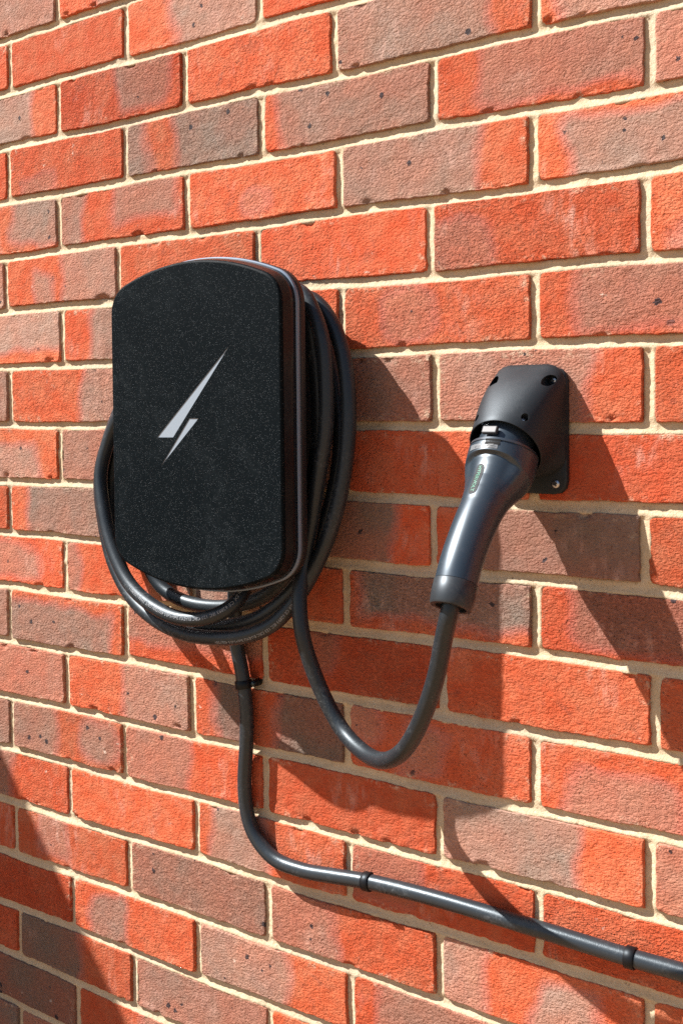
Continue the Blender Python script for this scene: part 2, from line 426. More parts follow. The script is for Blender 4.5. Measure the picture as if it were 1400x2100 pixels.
JOG = {(r, k2): RND.uniform(-.003, .003) for r in range(-14, 30) for k2 in range(-30, 31)}
def perp_x(r, k):
    return PERP.get((r, float(k)), k * .225 + JOG[(r, int(round(k * 2)))])
ROWS = range(-5, 18); KC = (-6, 3)                                   # rows and centres built brick by brick

# colour of each brick in the frame: (brown zones u0,u1,v0,v1), red depth, brown strength, brown darkness; some shadowed bricks have shade put into depth and darkness
S = {}
def b(r, k, a=None, bb=None, red=0., st=1., dk=0.): S[(r, float(k))] = (a, bb, red, st, dk)
ALL = (-1, 2, -1, 2)
b(-2, -3.5, ALL, None, .1, .75); b(-2, -2.5, (.3, 2, -1, 2), None, 0, .8); b(-2, -1.5, (-1, .5, -1, 2))
b(-1, -4); b(-1, -3, None); b(-1, -2, (.38, 2, -1, 2), None, 0, .95); b(-1, -1, (.5, 2, -1, 2), None, 0, .7); b(-1, 0, ALL, None, 0, .8); b(-1, 1, ALL)
b(0, -3.5, (-1, .8, -1, 2), None, 0, .95); b(0, -2.5, (.5, .9, .1, 2), None, 0, .85); b(0, -1.5); b(0, -.5, (-1, .83, -1, 2), None, 0, .9); b(0, .5, (.1, 2, -1, 2), None, 0, .8)
b(1, -4); b(1, -3, (.12, .42, -1, .42), None, 0, .5); b(1, -2, (-1, .19, -1, 2), (.36, 2, -1, 2), 0, 1., .2); b(1, -1, (.12, 2, -1, 2), None, 0, 1., .2); b(1, 0, (.19, 2, .12, 2), None, 0, .75); b(1, 1, ALL, None, 0, .7)
b(2, -3.5, (-1, .28, -1, 2), (.58, 2, .15, 2), 0, .95, .1); b(2, -2.5, (-1, .22, -1, 2), (.43, .97, .3, 2), 0, .9); b(2, -1.5, (.42, .58, .1, .6), None, 0, .45); b(2, -.5, (-1, .75, -1, 2), None, 0, .95, .15); b(2, .5, (.12, 2, -1, .9), None, 0, .95, .3)
b(3, -4, ALL, None, 0, .9); b(3, -3, (.24, .44, -1, .7), (.52, 2, -1, 2), 0, .85); b(3, -2); b(3, -1, None, None, .05); b(3, 0, (-1, .32, -1, .75), None, .05, .55); b(3, 1, (.1, .9, -1, .35), None, 0, .4)
b(4, -3.5, ALL, (.0, 1, .2, 2), 0, .85); b(4, -2.5, (.24, 2, -1, 2), None, 0, 1., .1); b(4, -1.5); b(4, -.5, (.25, .5, .1, .9), None, .1, .35); b(4, .5, (.17, 2, .12, 2), None, 0, .75)
b(5, -4, ALL); b(5, -3, (.66, 2, -1, 2), None, 0, .9); b(5, -2, (.3, 2, -1, 2)); b(5, -1, ALL, None, 0, 1.0, 0.3); b(5, 0, (-1, .74, -1, 2), None, .05, .8); b(5, 1, None, None, .05)
b(6, -3.5, (-1, .80, -1, .70), None, 0, .85); b(6, -2.5, ALL, None, 0, .85); b(6, -1.5, (.4, 2, -1, 2)); b(6, -.5, None, None, .35); b(6, .5, None, None, .25)
b(7, -4); b(7, -3, (0.15, 2, -1, 2), None, 0, 1.0, 0.35); b(7, -2, ALL); b(7, -1, (-1, 0.8, -1, 2), None, 0.1, 1.0, 0.5); b(7, 0, (0.13, 2, -1, 2), None, 0.1, 1.0, 0.55); b(7, 1, None, None, .05)  # browns right of the charger darkened beyond their own tone to deepen its shadow
b(8, -3.5, (.28, .82, .1, .85), None, 0, .75); b(8, -2.5, (-1, .10, -1, 2), (.7, 2, -1, 2), 0, .8); b(8, -1.5, (-1, .55, -1, 2), None, .15, .9); b(8, -0.5, (0.06, 2, 0.22, 2), None, 0.35, 1.0, 0.5); b(8, 0.5, (0.12, 2, 0.15, 2), None, 0.25, 0.8, 0.45)
b(9, -4, ALL); b(9, -3, (-1, 0.93, -1, 0.82), None, 0, 1.0, 0.25); b(9, -2, ALL, (.0, 1, .3, 2), 0, .85); b(9, -1, (.22, .40, .3, 2), None, .3, .55); b(9, 0, None, None, .08); b(9, 1, None, None, .2)
b(10, -3.5, ALL, None, 0, .75); b(10, -2.5, (.49, 2, -1, 2), None, 0, .9); b(10, -1.5, (0.15, 0.36, -1, 2), (0.58, 2, -1, 2), 0.1, 1.0, 0.6); b(10, -.5, (.30, .56, .1, .9), (-1, .2, .5, 2), .35, .55); b(10, .5, (.12, .62, -1, .6), None, .08, .7)
b(11, -4, (.5, 2, -1, 2)); b(11, -3, (-1, .42, -1, 2), (.66, .94, .2, .9), 0, .8); b(11, -2, (-1, .50, -1, 2), None, 0, .85); b(11, -1, None, None, .1); b(11, 0, (-1, .73, -1, 2), None, .02, 1., .25); b(11, 1, (-1, .4, -1, 2), None, 0, .5)
b(12, -3.5, (-1, .48, -1, 2), None, .05, .9); b(12, -2.5); b(12, -1.5, (.12, .46, -1, 2), None, .05, .9); b(12, -.5, (-1, .40, .1, 2), None, .1, .6); b(12, .5, None, None, .12)
b(13, -4, None, None, .3); b(13, -3, (.25, .48, .2, 2), None, .1, .6); b(13, -2, ALL, None, 0, 0.9500000000000001, 0.25); b(13, -1, (-1, .42, -1, 2), None, .05, .65); b(13, 0, (-1, .24, -1, 2), (.48, .8, -1, .8), .08, .85); b(13, 1)
b(14, -3.5, None, None, .3); b(14, -2.5, (.16, .46, -1, .85), None, .1, .85, .3); b(14, -1.5, (-1, .62, -1, 2), None, 0, .8); b(14, -.5, (.12, 2, -1, 2), None, 0, .85)
b(15, -4, None, None, .35); b(15, -3, (-1, 0.55, -1, 2), None, 0.2, 1.0, 0.5); b(15, -2, ALL, None, 0, .95, .35); b(15, -1, (.4, 2, -1, 2))
b(16, -3.5, ALL, None, 0.2, 1.0, 0.55); b(16, -2.5, (.6, 2, -1, 2), None, .25, .6); b(17, -4, ALL, None, 0.2, 1.0, 0.5); b(17, -3, (-1, .5, -1, 2), None, .3)
SPEC = S

JW = .0052                                                          # half the joint width
wall = tag(empty('brick_wall', (-.35, 0, GZ)), 'sunlit orange and brown brick wall with cream mortar joints behind the charger', 'wall')

def brick_corners(r, k):
    xl, xr = perp_x(r, k - .5), perp_x(r, k + .5)
    return xl, xr
VIEW = (-.98, .30, -.92, .74)

def brick_mesh(r, k, fine):
    xl, xr = brick_corners(r, k); cx = (xl + xr) / 2; cz = float(bed_z(r, cx) + bed_z(r + 1, cx)) / 2
    sd = (r + 40) * 97 + int((k + 40) * 2)
    h_ = RND
    nu, nv = (70, 28) if fine else (6, 3)
    def lines(n, L_):
        if not fine: return np.linspace(0, 1, n)
        e = np.array([0, .0005, .0011, .0018, .0028, .0042]) / L_        # extra lines near the edges keep the arris tight
        return np.r_[e, np.linspace(.0065 / L_, 1 - .0065 / L_, n - 12), 1 - e[::-1]]
    u = lines(nu, .2125); v = lines(nv, .0625)
    U, Vv = np.meshgrid(u, v)
    jl, jr = (JW + hash2(np.array(sd), np.array(1), 5) * .0018 - .0006), (JW + hash2(np.array(sd), np.array(2), 5) * .0018 - .0006)
    jb, jt = (JW + hash2(np.array(sd), np.array(3), 5) * .0020 - .0002), (JW + hash2(np.array(sd), np.array(4), 5) * .0016 - .0004)
    X = xl + jl + (xr - xl - jl - jr) * U
    zb = bed_z(r + 1, X) + jb; zt = bed_z(r, X) - jt
    if fine:
        zb = zb + .0008 * fbm2(X * 60, X * 0 + sd, 3) + .0010 * fbm2(X * 260, X * 0 + sd, 4); zt = zt + .0008 * fbm2(X * 60, X * 0 + sd, 8) + .0008 * fbm2(X * 260, X * 0 + sd, 9)
    Z = zb + (zt - zb) * Vv
    if fine:
        e = .0016 * fbm2(Z * 90, Z * 0 + sd, 12) + .0007 * fbm2(Z * 350, Z * 0 + sd, 13)
        X = X + e * (np.abs(2 * U - 1) ** 6)
    L = xr - xl - jl - jr; H = .0625
    dx = np.minimum(U, 1 - U) * L; dz = np.minimum(Vv, 1 - Vv) * H
    out = float(hash2(np.array(sd), np.array(7), 9)) * .0022 - .0011
    tx = (float(hash2(np.array(sd), np.array(8), 9)) - .5) * .006; tz = (float(hash2(np.array(sd), np.array(9), 9)) - .5) * .010
    Y = -out + tx * (X - cx) + tz * (Z - cz)
    if fine:
        Y = Y + .0008 * fbm2(X * 28, Z * 28, sd, 2) + .0007 * fbm2(X * 150, Z * 170, sd + 3, 2) + .00045 * fbm2(X * 420, Z * 480, sd + 5, 2)
        R0 = np.maximum(.0008 + .0009 * fbm2(X * 70, Z * 70, sd + 9), .0004)
        d = np.minimum(dx, dz)
        # rounded corners
        q = np.sqrt(np.maximum(.006 - dx, 0) ** 2 + np.maximum(.006 - dz, 0) ** 2)
        d = np.where((dx < .006) & (dz < .006), np.minimum(d, .006 - q), d)
        f = np.clip((R0 - d) / R0, 0, 1.3)
        Y = Y + R0 * (1 - np.sqrt(np.clip(1 - np.minimum(f, 1) ** 2, 0, 1))) * .9 + np.maximum(-d, 0) * 1.2
        # ragged lip along the lower arris
        lipk = float(hash2(np.array(sd), np.array(21), 3))
        if lipk > .25:
            hl = (.0045 + .004 * lipk) * (1 + 1.3 * fbm2(X * 40, X * 0, sd + 31, 3))
            zz = Vv * H
            crease = np.exp(-((zz - hl) / .0011) ** 2)
            Y = Y - (.0003 + .0010 * fbm2(X * 35, X * 0, sd + 41)) * smooth01((hl - zz) / .002) + .0009 * crease * np.clip(2.4 * fbm2(X * 50, X * 0, sd + 51), 0, 1)
        # chips
        for c in range(3):
            hx = float(hash2(np.array(sd), np.array(60 + c), 2)); hz = float(hash2(np.array(sd), np.array(70 + c), 2)); hs = float(hash2(np.array(sd), np.array(80 + c), 2))
            if hs < .50: continue
            px = xl + L * hx; pz = (cz - .031) if hz < .7 else (cz + .031)
            rr = .0022 + .008 * (hs - .50)
            q = np.sqrt(((X - px) / 1.8) ** 2 + (Z - pz) ** 2) + .002 * fbm2(X * 250, Z * 250, sd + 90)
            Y = Y + .0030 * smooth01((rr - q) / rr * 1.6)
    V0 = np.stack([X - cx, Y, Z - cz], -1)
    V = V0.reshape(-1, 3); n = nu * nv
    ii = np.arange(nv - 1)[:, None] * nu + np.arange(nu - 1)[None, :]
    F = np.stack([ii, ii + 1, ii + nu + 1, ii + nu], -1).reshape(-1, 4)
    ring = np.r_[np.arange(nu), np.arange(1, nv) * nu + nu - 1, (nv - 1) * nu + np.arange(nu - 2, -1, -1), np.arange(nv - 2, 0, -1) * nu]
    back = V[ring].copy(); back[:, 1] = .030
    k0 = len(V); V = np.vstack([V, back]); m_ = len(ring); j = np.arange(m_); j2 = (j + 1) % m_
    F = np.vstack([F, np.stack([ring[j2], ring[j], k0 + j, k0 + j2], -1)])
    return mesh_np('brick', V, F), (cx, 0, cz)

rest = []
for r in range(-10, 22):
    cs = [k + (.5 if r % 2 == 0 else 0) for k in range(-11, 8)]
    for k in cs:
        inside = r in ROWS and KC[0] <= k <= KC[1]
        xl, xr = brick_corners(r, k)
        if not inside:
            rest.append((r, k)); continue
        z = -(r - 6) * .075
        fine = xr > VIEW[0] and xl < VIEW[1] and VIEW[2] < z < VIEW[3]
        me, c0 = brick_mesh(r, k, fine)
        o = link('brick', me, M['brick'], wall, smooth=fine)
        o.location = c0
        a, bb, red, st, dk = SPEC.get((r, float(k)), (ALL if JOG[(r, int(round(k * 2)))] > 0 else None, None, .05, .85, .1))
        OFF = [-3., -2., -3., -2.]
        if bb is not None and bb[:2] == (.0, 1):                      # lower strip left red
            a, bb = (a[0], a[1], bb[2], bb[3]), None
        o['patch_a'] = [float(x) for x in a] if a else OFF
        o['patch_b'] = [float(x) for x in bb] if bb else OFF
        o['tone'] = [float(red), float(st), float(dk), ((r + 20) * 0.137 + (k + 20) * .291) % 1.0]
V, F = [], []
for r, k in rest:
    me, c0 = brick_mesh(r, k, False)
    n0 = len(V)
    for v in me.vertices: V.append((v.co.x + c0[0], v.co.y, v.co.z + c0[2]))
    for p in me.polygons: F.append(tuple(n0 + i for i in p.vertices))
    bpy.data.meshes.remove(me)
o = link('outer_bricks', mesh_py('outer_bricks', V, F), M['brick'], wall, smooth=False); o['kind'] = 'stuff'
o['patch_a'] = [-3., -2., -3., -2.]; o['patch_b'] = [-3., -2., -3., -2.]; o['tone'] = [.1, .8, .1, .5]

# mortar: struck joints, recessed under the brick above and nearly flush with the brick below
def mortar():
    st = .0022
    xs = np.arange(VIEW[0] - .02, VIEW[1] + .02, st); zs = np.arange(VIEW[2] - .02, VIEW[3] + .02, st)
    X, Z = np.meshgrid(xs, zs)
    dbed = np.full(X.shape, 1.0); rowi = np.zeros(X.shape, int)
    for j in range(-6, 21):
        d = Z - bed_z(j, X)
        m_ = np.abs(d) < np.abs(dbed); dbed = np.where(m_, d, dbed)
        rowi = np.where(d < 0, j, rowi)
    dperp = np.full(X.shape, 1.0)
    for r in range(-6, 20):
        mm = rowi == r
        for k in [q + (0 if r % 2 == 0 else .5) for q in range(-6, 4)]:
            d = X - perp_x(r, k); m2 = mm & (np.abs(d) < np.abs(dperp)); dperp = np.where(m2, d, dperp)
    jw = .0065
    dv = .0007 * fbm2(X * 9, Z * 9, 21, 2)
    yb = .0012 + (.0027 + dv) * smooth01((dbed + .0065) / .0080)
    yp = .0012 + (.0026 + dv) * smooth01((-dperp + .0065) / .0085)
    wb = smooth01((.0085 - np.abs(dbed)) / .003); wp = smooth01((.0085 - np.abs(dperp)) / .003)
    Y = np.where(np.abs(dbed) < .0075, yb, yp)
    blend = smooth01((np.abs(dbed) - .004) / .005)
    Y = np.where(np.abs(dperp) < .0085, yb * (1 - blend) + yp * blend, Y)
    Y = Y + .0009 * fbm2(X * 40, Z * 40, 3, 2) + .0005 * fbm2(X * 160, Z * 160, 6, 2) + .0007 * fbm2(X * 420, Z * 420, 9, 1)
    smear = np.clip(fbm2(X * 22, Z * 55, 14, 3) - .34, 0, 1)
    Y = Y - smear * .004
    near = (np.abs(dbed) < .0115) | (np.abs(dperp) < .0115)
    # fall away inside the bricks so that nothing pokes through the faces
    ins = np.minimum(np.abs(dbed) , np.abs(dperp))
    Y = Y + smooth01((ins - .0066) / .0028) * .010
    ny, nx = X.shape; idx = np.arange(ny * nx).reshape(ny, nx)
    keep = near[:-1, :-1] | near[1:, 1:] | near[1:, :-1] | near[:-1, 1:]
    F = np.stack([idx[:-1, :-1], idx[:-1, 1:], idx[1:, 1:], idx[1:, :-1]], -1)[keep]
    used = np.unique(F); mp = np.full(ny * nx, -1); mp[used] = np.arange(len(used))
    V = np.stack([X, Y, Z], -1).reshape(-1, 3)[used]
    return mesh_np('mortar', V, mp[F])
link('mortar', mortar(), M['mortar'], wall)
x0, x1, z0, z1 = -2.75, 1.95, -1.15, 1.2
bk = [(x0, .012, z0), (x1, .012, z0), (x1, .012, z1), (x0, .012, z1)]
link('mortar_backing', mesh_py('mortar_backing', bk, [(0, 1, 2, 3)]), M['mortar'], wall, smooth=False)

# ------------------------------------------------------------------ wall charger
BX, BZ, HW, HH = -.3435, .0375, .1215, .1745
def charger_outline(off=0., n_arc=26, n_c=12):
    hw, hh = HW + off, HH + off
    rc = .034 + off; Rt = .270 + off                                # corner and crown radii
    # crown circle centre (0, hh-Rt); corner circle centre (hw-rc, zc) inside tangent
    cx = hw - rc; zc = (hh - Rt) + math.sqrt((Rt - rc) ** 2 - cx ** 2)
    a_t = math.atan2(zc - (hh - Rt), cx)
    pts = []
    for t in np.linspace(0, a_t, n_c): pts.append((cx + rc * math.cos(t), zc + rc * math.sin(t)))
    for t in np.linspace(a_t, math.pi - a_t, n_arc)[1:-1]: pts.append((Rt * math.cos(t), hh - Rt + Rt * math.sin(t)))
    for t in np.linspace(math.pi - a_t, math.pi, n_c): pts.append((-cx + rc * math.cos(t), zc + rc * math.sin(t)))
    up = pts
    lo = [(-x, -z) for x, z in up]
    return np.array(up + lo)
def ring_at(off, y): 
    p = charger_outline(off); return np.stack([BX + p[:, 0], np.full(len(p), y), BZ + p[:, 1]], 1)

charger = tag(empty('wall_charger', (BX, 0, BZ - HH)), 'tall black sparkling electric car charger with a silver lightning emblem on the wall', 'charger')
# front cover: plate with the two emblem openings cut out
EM1 = [(-.2873, .1228), (-.3954, .0246), (-.3713, .0248)]
EM2 = [(-.3341, .0452), (-.3474, .0452), (-.3916, -.0082)]
def plate_with_holes(name, outline, holes, y0, y1, bev):
    cu = bpy.data.curves.new('p', 'CURVE'); cu.dimensions = '2D'; cu.fill_mode = 'BOTH'; cu.extrude = 0
    for P in [outline] + holes:
        sp = cu.splines.new('POLY'); sp.points.add(len(P) - 1); sp.use_cyclic_u = True
        for q, p in zip(sp.points, P): q.co = (p[0], p[1], 0, 1)
    o = bpy.data.objects.new('p', cu); col.objects.link(o)
    me = bpy.data.meshes.new_from_object(o.evaluated_get(bpy.context.evaluated_depsgraph_get()))
    bpy.data.objects.remove(o); bpy.data.curves.remove(cu)
    bm = bmesh.new(); bm.from_mesh(me); bpy.data.meshes.remove(me)
    bmesh.ops.remove_doubles(bm, verts=bm.verts, dist=1e-6)
    for v in bm.verts: v.co = (v.co.x, y0, v.co.y)
    out = [e for e in bm.edges if e.is_boundary]
    ret = bmesh.ops.extrude_edge_only(bm, edges=out)
    for v in [g_ for g_ in ret['geom'] if isinstance(g_, bmesh.types.BMVert)]: v.co.y = y1
    bmesh.ops.recalc_face_normals(bm, faces=bm.faces)
    me = bpy.data.meshes.new(name); bm.to_mesh(me); bm.free(); return me
YF = -.110
inner = charger_outline(-.0030); inner = [(BX + x, BZ + z) for x, z in inner]
cover = link('front_cover', plate_with_holes('front_cover', inner, [EM1, EM2], YF, YF + .0016, 0), M['cover'], charger, smooth=False)
rings = [ring_at(-.0030, YF), ring_at(-.0017, YF + .0003), ring_at(-.0007, YF + .0011), ring_at(-.0001, YF + .0023), ring_at(0, YF + .0040)]
link('cover_edge', loft('cover_edge', rings, False, False), M['cover'], cover)
for nm, P in (('lightning_emblem', EM1), ('lightning_emblem', EM2)):
    c = np.mean(P, axis=0); Q = [(c[0] + (p[0] - c[0]) * 1.05, c[1] + (p[1] - c[1]) * 1.05) for p in P]
    V = [(p[0], YF + .0005, p[1]) for p in Q] + [(p[0], YF + .0030, p[1]) for p in Q]
    link(nm, mesh_py(nm, V, [(0, 1, 2), (5, 4, 3), (0, 3, 4, 1), (1, 4, 5, 2), (2, 5, 3, 0)]), M['emblem'], cover, smooth=False)
me = loft('side_shell', [ring_at(0, YF + .0040), ring_at(.0006, YF + .0070), ring_at(.0022, -.0970), ring_at(.0034, -.0902), ring_at(.0010, -.0894)], False, False)
link('side_shell', me, M['shell'], charger)
me = loft('trim_strip', [ring_at(.001, -.0897), ring_at(.0040, -.0897), ring_at(.0047, -.0891), ring_at(.0049, -.0873), ring_at(.0047, -.0855), ring_at(.0040, -.0848), ring_at(.001, -.0848)], False, False)
sharp(me, 50); link('trim_strip', me, M['trim'], charger)
me = loft('rear_rim', [ring_at(.002, -.0852), ring_at(.0044, -.0849), ring_at(.0052, -.0838), ring_at(.0049, -.0790), ring_at(.0050, -.0768), ring_at(-.010, -.0760)], False, True)
sharp(me, 50); link('rear_rim', me, M['rim'], charger)
def hub_ring(s, y):
    p = charger_outline(0) * np.array([s, s * .92]); return np.stack([BX + p[:, 0], np.full(len(p), y), BZ + .004 + p[:, 1]], 1)
link('cable_hub', loft('cable_hub', [hub_ring(.60, -.0761), hub_ring(.60, -.012), hub_ring(.66, -.010), hub_ring(.66, -.0005)], False, True), M['hub'], charger)
# gland under the body where the tethered cable leaves
link('cable_gland', tube('cable_gland', catmull([(-.3298, -.045, -.112), (-.3298, -.045, -.140)], .007), .0125, 20)[0], M['hub'], charger)

# ------------------------------------------------------------------ tethered cable: four turns round the hub, then the loop to the plug
C1 = [(-.3298, -.045, -.128), (-.3215, -.054, -.1420), (-0.3235, -0.068, -0.1570), (-0.3476, -0.082, -0.1719), (-0.3874, -0.086, -0.1764), (-0.4355, -0.083, -0.1663), (-0.479, -0.077, -0.1441), (-0.5154, -0.068, -0.1036), (-0.5365, -0.06, -0.0617), (-0.5475, -0.053, -0.0213), (-0.5390, -0.046, 0.0199), (-.512, -.043, .067), (-.49, -.040, .112), (-.43, -.037, .148), (-.345, -.033, .166), (-.285, -.030, .174)]
C2 = [(-0.2440, -0.03, 0.1710), (-0.2158, -0.032, 0.1440), (-0.1979, -0.036, 0.1061), (-0.19, -0.04, 0.063), (-0.189, -0.043, 0.0229), (-0.1942, -0.046, -0.0223), (-0.2055, -0.05, -0.068), (-0.2225, -0.053, -0.1066), (-0.2450, -0.058, -0.1440), (-0.2711, -0.067, -0.1737), (-0.3077, -0.072, -0.19), (-0.349, -0.073, -0.1961), (-0.3956, -0.07, -0.1975), (-0.4472, -0.064, -0.1884), (-0.4965, -0.056, -0.1658), (-0.5352, -0.047, -0.1279), (-0.5587, -0.04, -0.0763), (-0.5694, -0.034, -0.0289), (-0.5570, -0.03, 0.0192), (-.525, -.027, .078), (-.49, -.026, .124), (-.42, -.025, .152), (-.33, -.025, .168)]
C3 = [(-0.2495, -0.021, 0.1620), (-0.2347, -0.019, 0.1258), (-0.2206, -0.020, 0.0789), (-0.2127, -0.023, 0.0376), (-0.2117, -0.026, 0.0017), (-0.2189, -0.029, -0.0395), (-0.2330, -0.033, -0.0811), (-0.2520, -0.038, -0.1234), (-0.2750, -0.044, -0.1518), (-0.3045, -0.049, -0.1727), (-0.337, -0.052, -0.184), (-0.3824, -0.050, -0.1914), (-0.4336, -0.045, -0.1910), (-0.4891, -0.037, -0.1770), (-0.5343, -0.029, -0.1490), (-0.5600, -0.022, -0.1081), (-0.5680, -0.018, -0.0601), (-0.5620, -0.016, -0.0115), (-.533, -.018, .045), (-.50, -.026, .096), (-.43, -.038, .132), (-.35, -.047, .150), (-.28, -.047, .156)]
C4 = [(-0.2390, -0.047, 0.1504), (-0.2313, -0.043, 0.1145), (-0.2283, -0.041, 0.0737), (-0.2291, -0.040, 0.0225), (-0.2392, -0.038, -0.0294), (-0.2562, -0.030, -0.0777), (-0.2813, -0.022, -0.1223), (-0.3178, -0.018, -0.1525), (-0.3629, -0.017, -0.170), (-0.4096, -0.016, -0.1759), (-0.4543, -0.015, -0.1725), (-0.4924, -0.014, -0.1568), (-0.5138, -0.014, -0.1264), (-.518, -.018, -.07), (-.514, -.026, 0), (-.492, -.036, .075), (-.43, -.046, .132), (-.345, -.050, .166), (-.285, -.051, .181)]
C5 = [(-0.2430, -0.050, 0.1770), (-0.2240, -0.052, 0.1530), (-0.2115, -0.054, 0.1232), (-0.2070, -0.055, 0.0831), (-0.2075, -0.056, 0.0333), (-0.2175, -0.056, -0.0172), (-0.2277, -0.055, -0.0635), (-0.2365, -0.0565, -0.1052), (-0.2355, -0.067, -0.1395), (-0.2285, -0.072, -0.1784), (-0.2199, -0.067, -0.214), (-0.2064, -0.063, -0.246), (-0.184, -0.064, -0.2745), (-0.1461, -0.08, -0.2868), (-0.11, -0.1, -0.2822), (-0.0782, -0.117, -0.2629), (-0.0505, -0.131, -0.2278), (-0.0291, -0.14, -0.1833), (-0.0164, -0.146, -0.142), (-0.0102, -0.149, -0.1240), (-.0090, -.1460, -.1120)]
CABLE_R = .0082
CP = catmull(C1 + C2 + C3 + C4 + C5, .004)
cable = tag(empty('charging_cable', (BX, -.03, -.21)), 'long black rubber charging cable coiled round the charger and looping down to the plug', 'cable')
me, fr = tube('sheath', CP, CABLE_R, 20)
sheath = link('sheath', me, M['rubber'], cable)

def print_on_cable(body, s0, ang_of, size):
    """white letters lying on the sheath, starting s0 metres along the cable"""
    C, T, N, B = fr
    L = np.r_[0, np.cumsum(np.linalg.norm(np.diff(C, axis=0), axis=1))]
    V, F = text_tris(body, size)
    out = []
    for x, y, z in V:
        s = s0 + x
        c = np.array([np.interp(s, L, C[:, k]) for k in range(3)]); t = np.array([np.interp(s, L, T[:, k]) for k in range(3)]); t /= np.linalg.norm(t)
        a0 = np.array(ang_of(s)); n = a0 - t * (a0 @ t); n /= np.linalg.norm(n); bb = np.cross(t, n)
        th = (y - size * .35) / CABLE_R
        out.append(c + (CABLE_R + .00015) * (math.cos(th) * n - math.sin(th) * bb))
    return mesh_py('printed_text', out, F)
TXT = 'VOLEX CE 62893 IEC 123 CRC EU-EYU 3x6+1x0.5 450/750V GB/T 33594 U059011'
link('printed_text', print_on_cable(TXT, .022, lambda s: (.35, -1, .25), .0050), M['print_'], sheath, smooth=False)
Ls = np.r_[0, np.cumsum(np.linalg.norm(np.diff(CP, axis=0), axis=1))]
def nearest_s(p, lo, hi):
    d = np.linalg.norm(CP - np.array(p), axis=1); d[(Ls < lo) | (Ls > hi)] = 9; return Ls[np.argmin(d)]
s3 = nearest_s(C2[8], 1.0, 9.0)
link('printed_text', print_on_cable('VOLEX CE 62893 IEC 123 CRC EU-EYU 3x6+1x0.5 450/750V', s3, lambda s: (.30, -1, -.45), .0046), M['print_'], sheath, smooth=False)

# ------------------------------------------------------------------ holster on the wall
X0 = -.002
def rrect(hw, hh, rc, n=40):
    """rounded rectangle, angle-parameterised from +x anticlockwise (x, z)"""
    pts = []
    for t in np.linspace(0, 2 * np.pi, n, endpoint=False):
        dx, dz = math.cos(t), math.sin(t)
        lo, hi = 0., 1.
        for _ in range(40):
            mid = (lo + hi) / 2; x, z = abs(dx * mid), abs(dz * mid)
            qx, qz = max(x - (hw - rc), 0), max(z - (hh - rc), 0)
            inside = x <= hw and z <= hh and (qx * qx + qz * qz <= rc * rc)
            lo, hi = (mid, hi) if inside else (lo, mid)
        pts.append((dx * lo, dz * lo))
    return np.array(pts)
NS = 64
holster = tag(empty('plug_holster', (X0, 0, .031)), 'matte black angled plug holster screwed to the bricks right of the charger', 'holster')
FLW, FLH, FLZ = .0380, .0600, .0310
def fl_ring(off, y):
    p = rrect(FLW + off, FLH + off, .012, NS); return np.stack([X0 + p[:, 0], np.full(NS, y), FLZ + p[:, 1]], 1)
me = loft('flange', [fl_ring(0, -.0012), fl_ring(0, -.0052), fl_ring(-.0008, -.0064), fl_ring(-.0022, -.0068)], True, True)
sharp(me, 40); link('flange', me, M['holster'], holster)
TH = math.radians(37)
AX = np.array([0, -math.cos(TH), -math.sin(TH)]); UPV = np.array([0, -math.sin(TH), math.cos(TH)])
X1 = -.0090; HC = np.array([X1, -.0442, .0144]); HR = .0358
def mouth(rr, along):
    t = np.linspace(0, 2 * np.pi, NS, endpoint=False)
    return HC + AX * along + rr * (np.cos(t)[:, None] * np.array([1, 0, 0]) + np.sin(t)[:, None] * UPV)
def base_ring(y):
    p = rrect(FLW - .0006, .0525, .019, NS); q = np.stack([X0 + p[:, 0], np.full(NS, y), FLZ + .0108 + p[:, 1]], 1)
    return q
b0 = base_ring(-.0090); m1 = mouth(HR, 0)
# the moulding stands straight off the wall first (less so at the foot), then sweeps to the mouth
low = smooth01((FLZ - .004 - b0[:, 2]) / .03)
b0[:, 1] += .0025 * low
rings = [base_ring(-.0060)]
for t in np.linspace(0, 1, 16):
    P = b0 * (1 - t) + m1 * t
    nrm = P - np.mean(P, axis=0); nrm /= np.linalg.norm(nrm, axis=1)[:, None]
    bul = math.sin(math.pi * t) * .0045
    P = P + nrm * bul * (np.clip(nrm[:, 2], 0, 1)[:, None] + .15)
    rings.append(P)
rings += [mouth(HR - .0004, .0006), mouth(HR - .0009, .0007), mouth(HR - .0014, .0002), mouth(HR - .0016, -.006), mouth(HR - .004, -.020)]
hood_me = loft('hood', rings, False, False)
hood = link('hood', hood_me, M['holster'], holster)
link('socket_back', loft('socket_back', [mouth(HR - .0042, -.0195), mouth(HR - .0042, -.0200)], False, True), M['black'], holster)

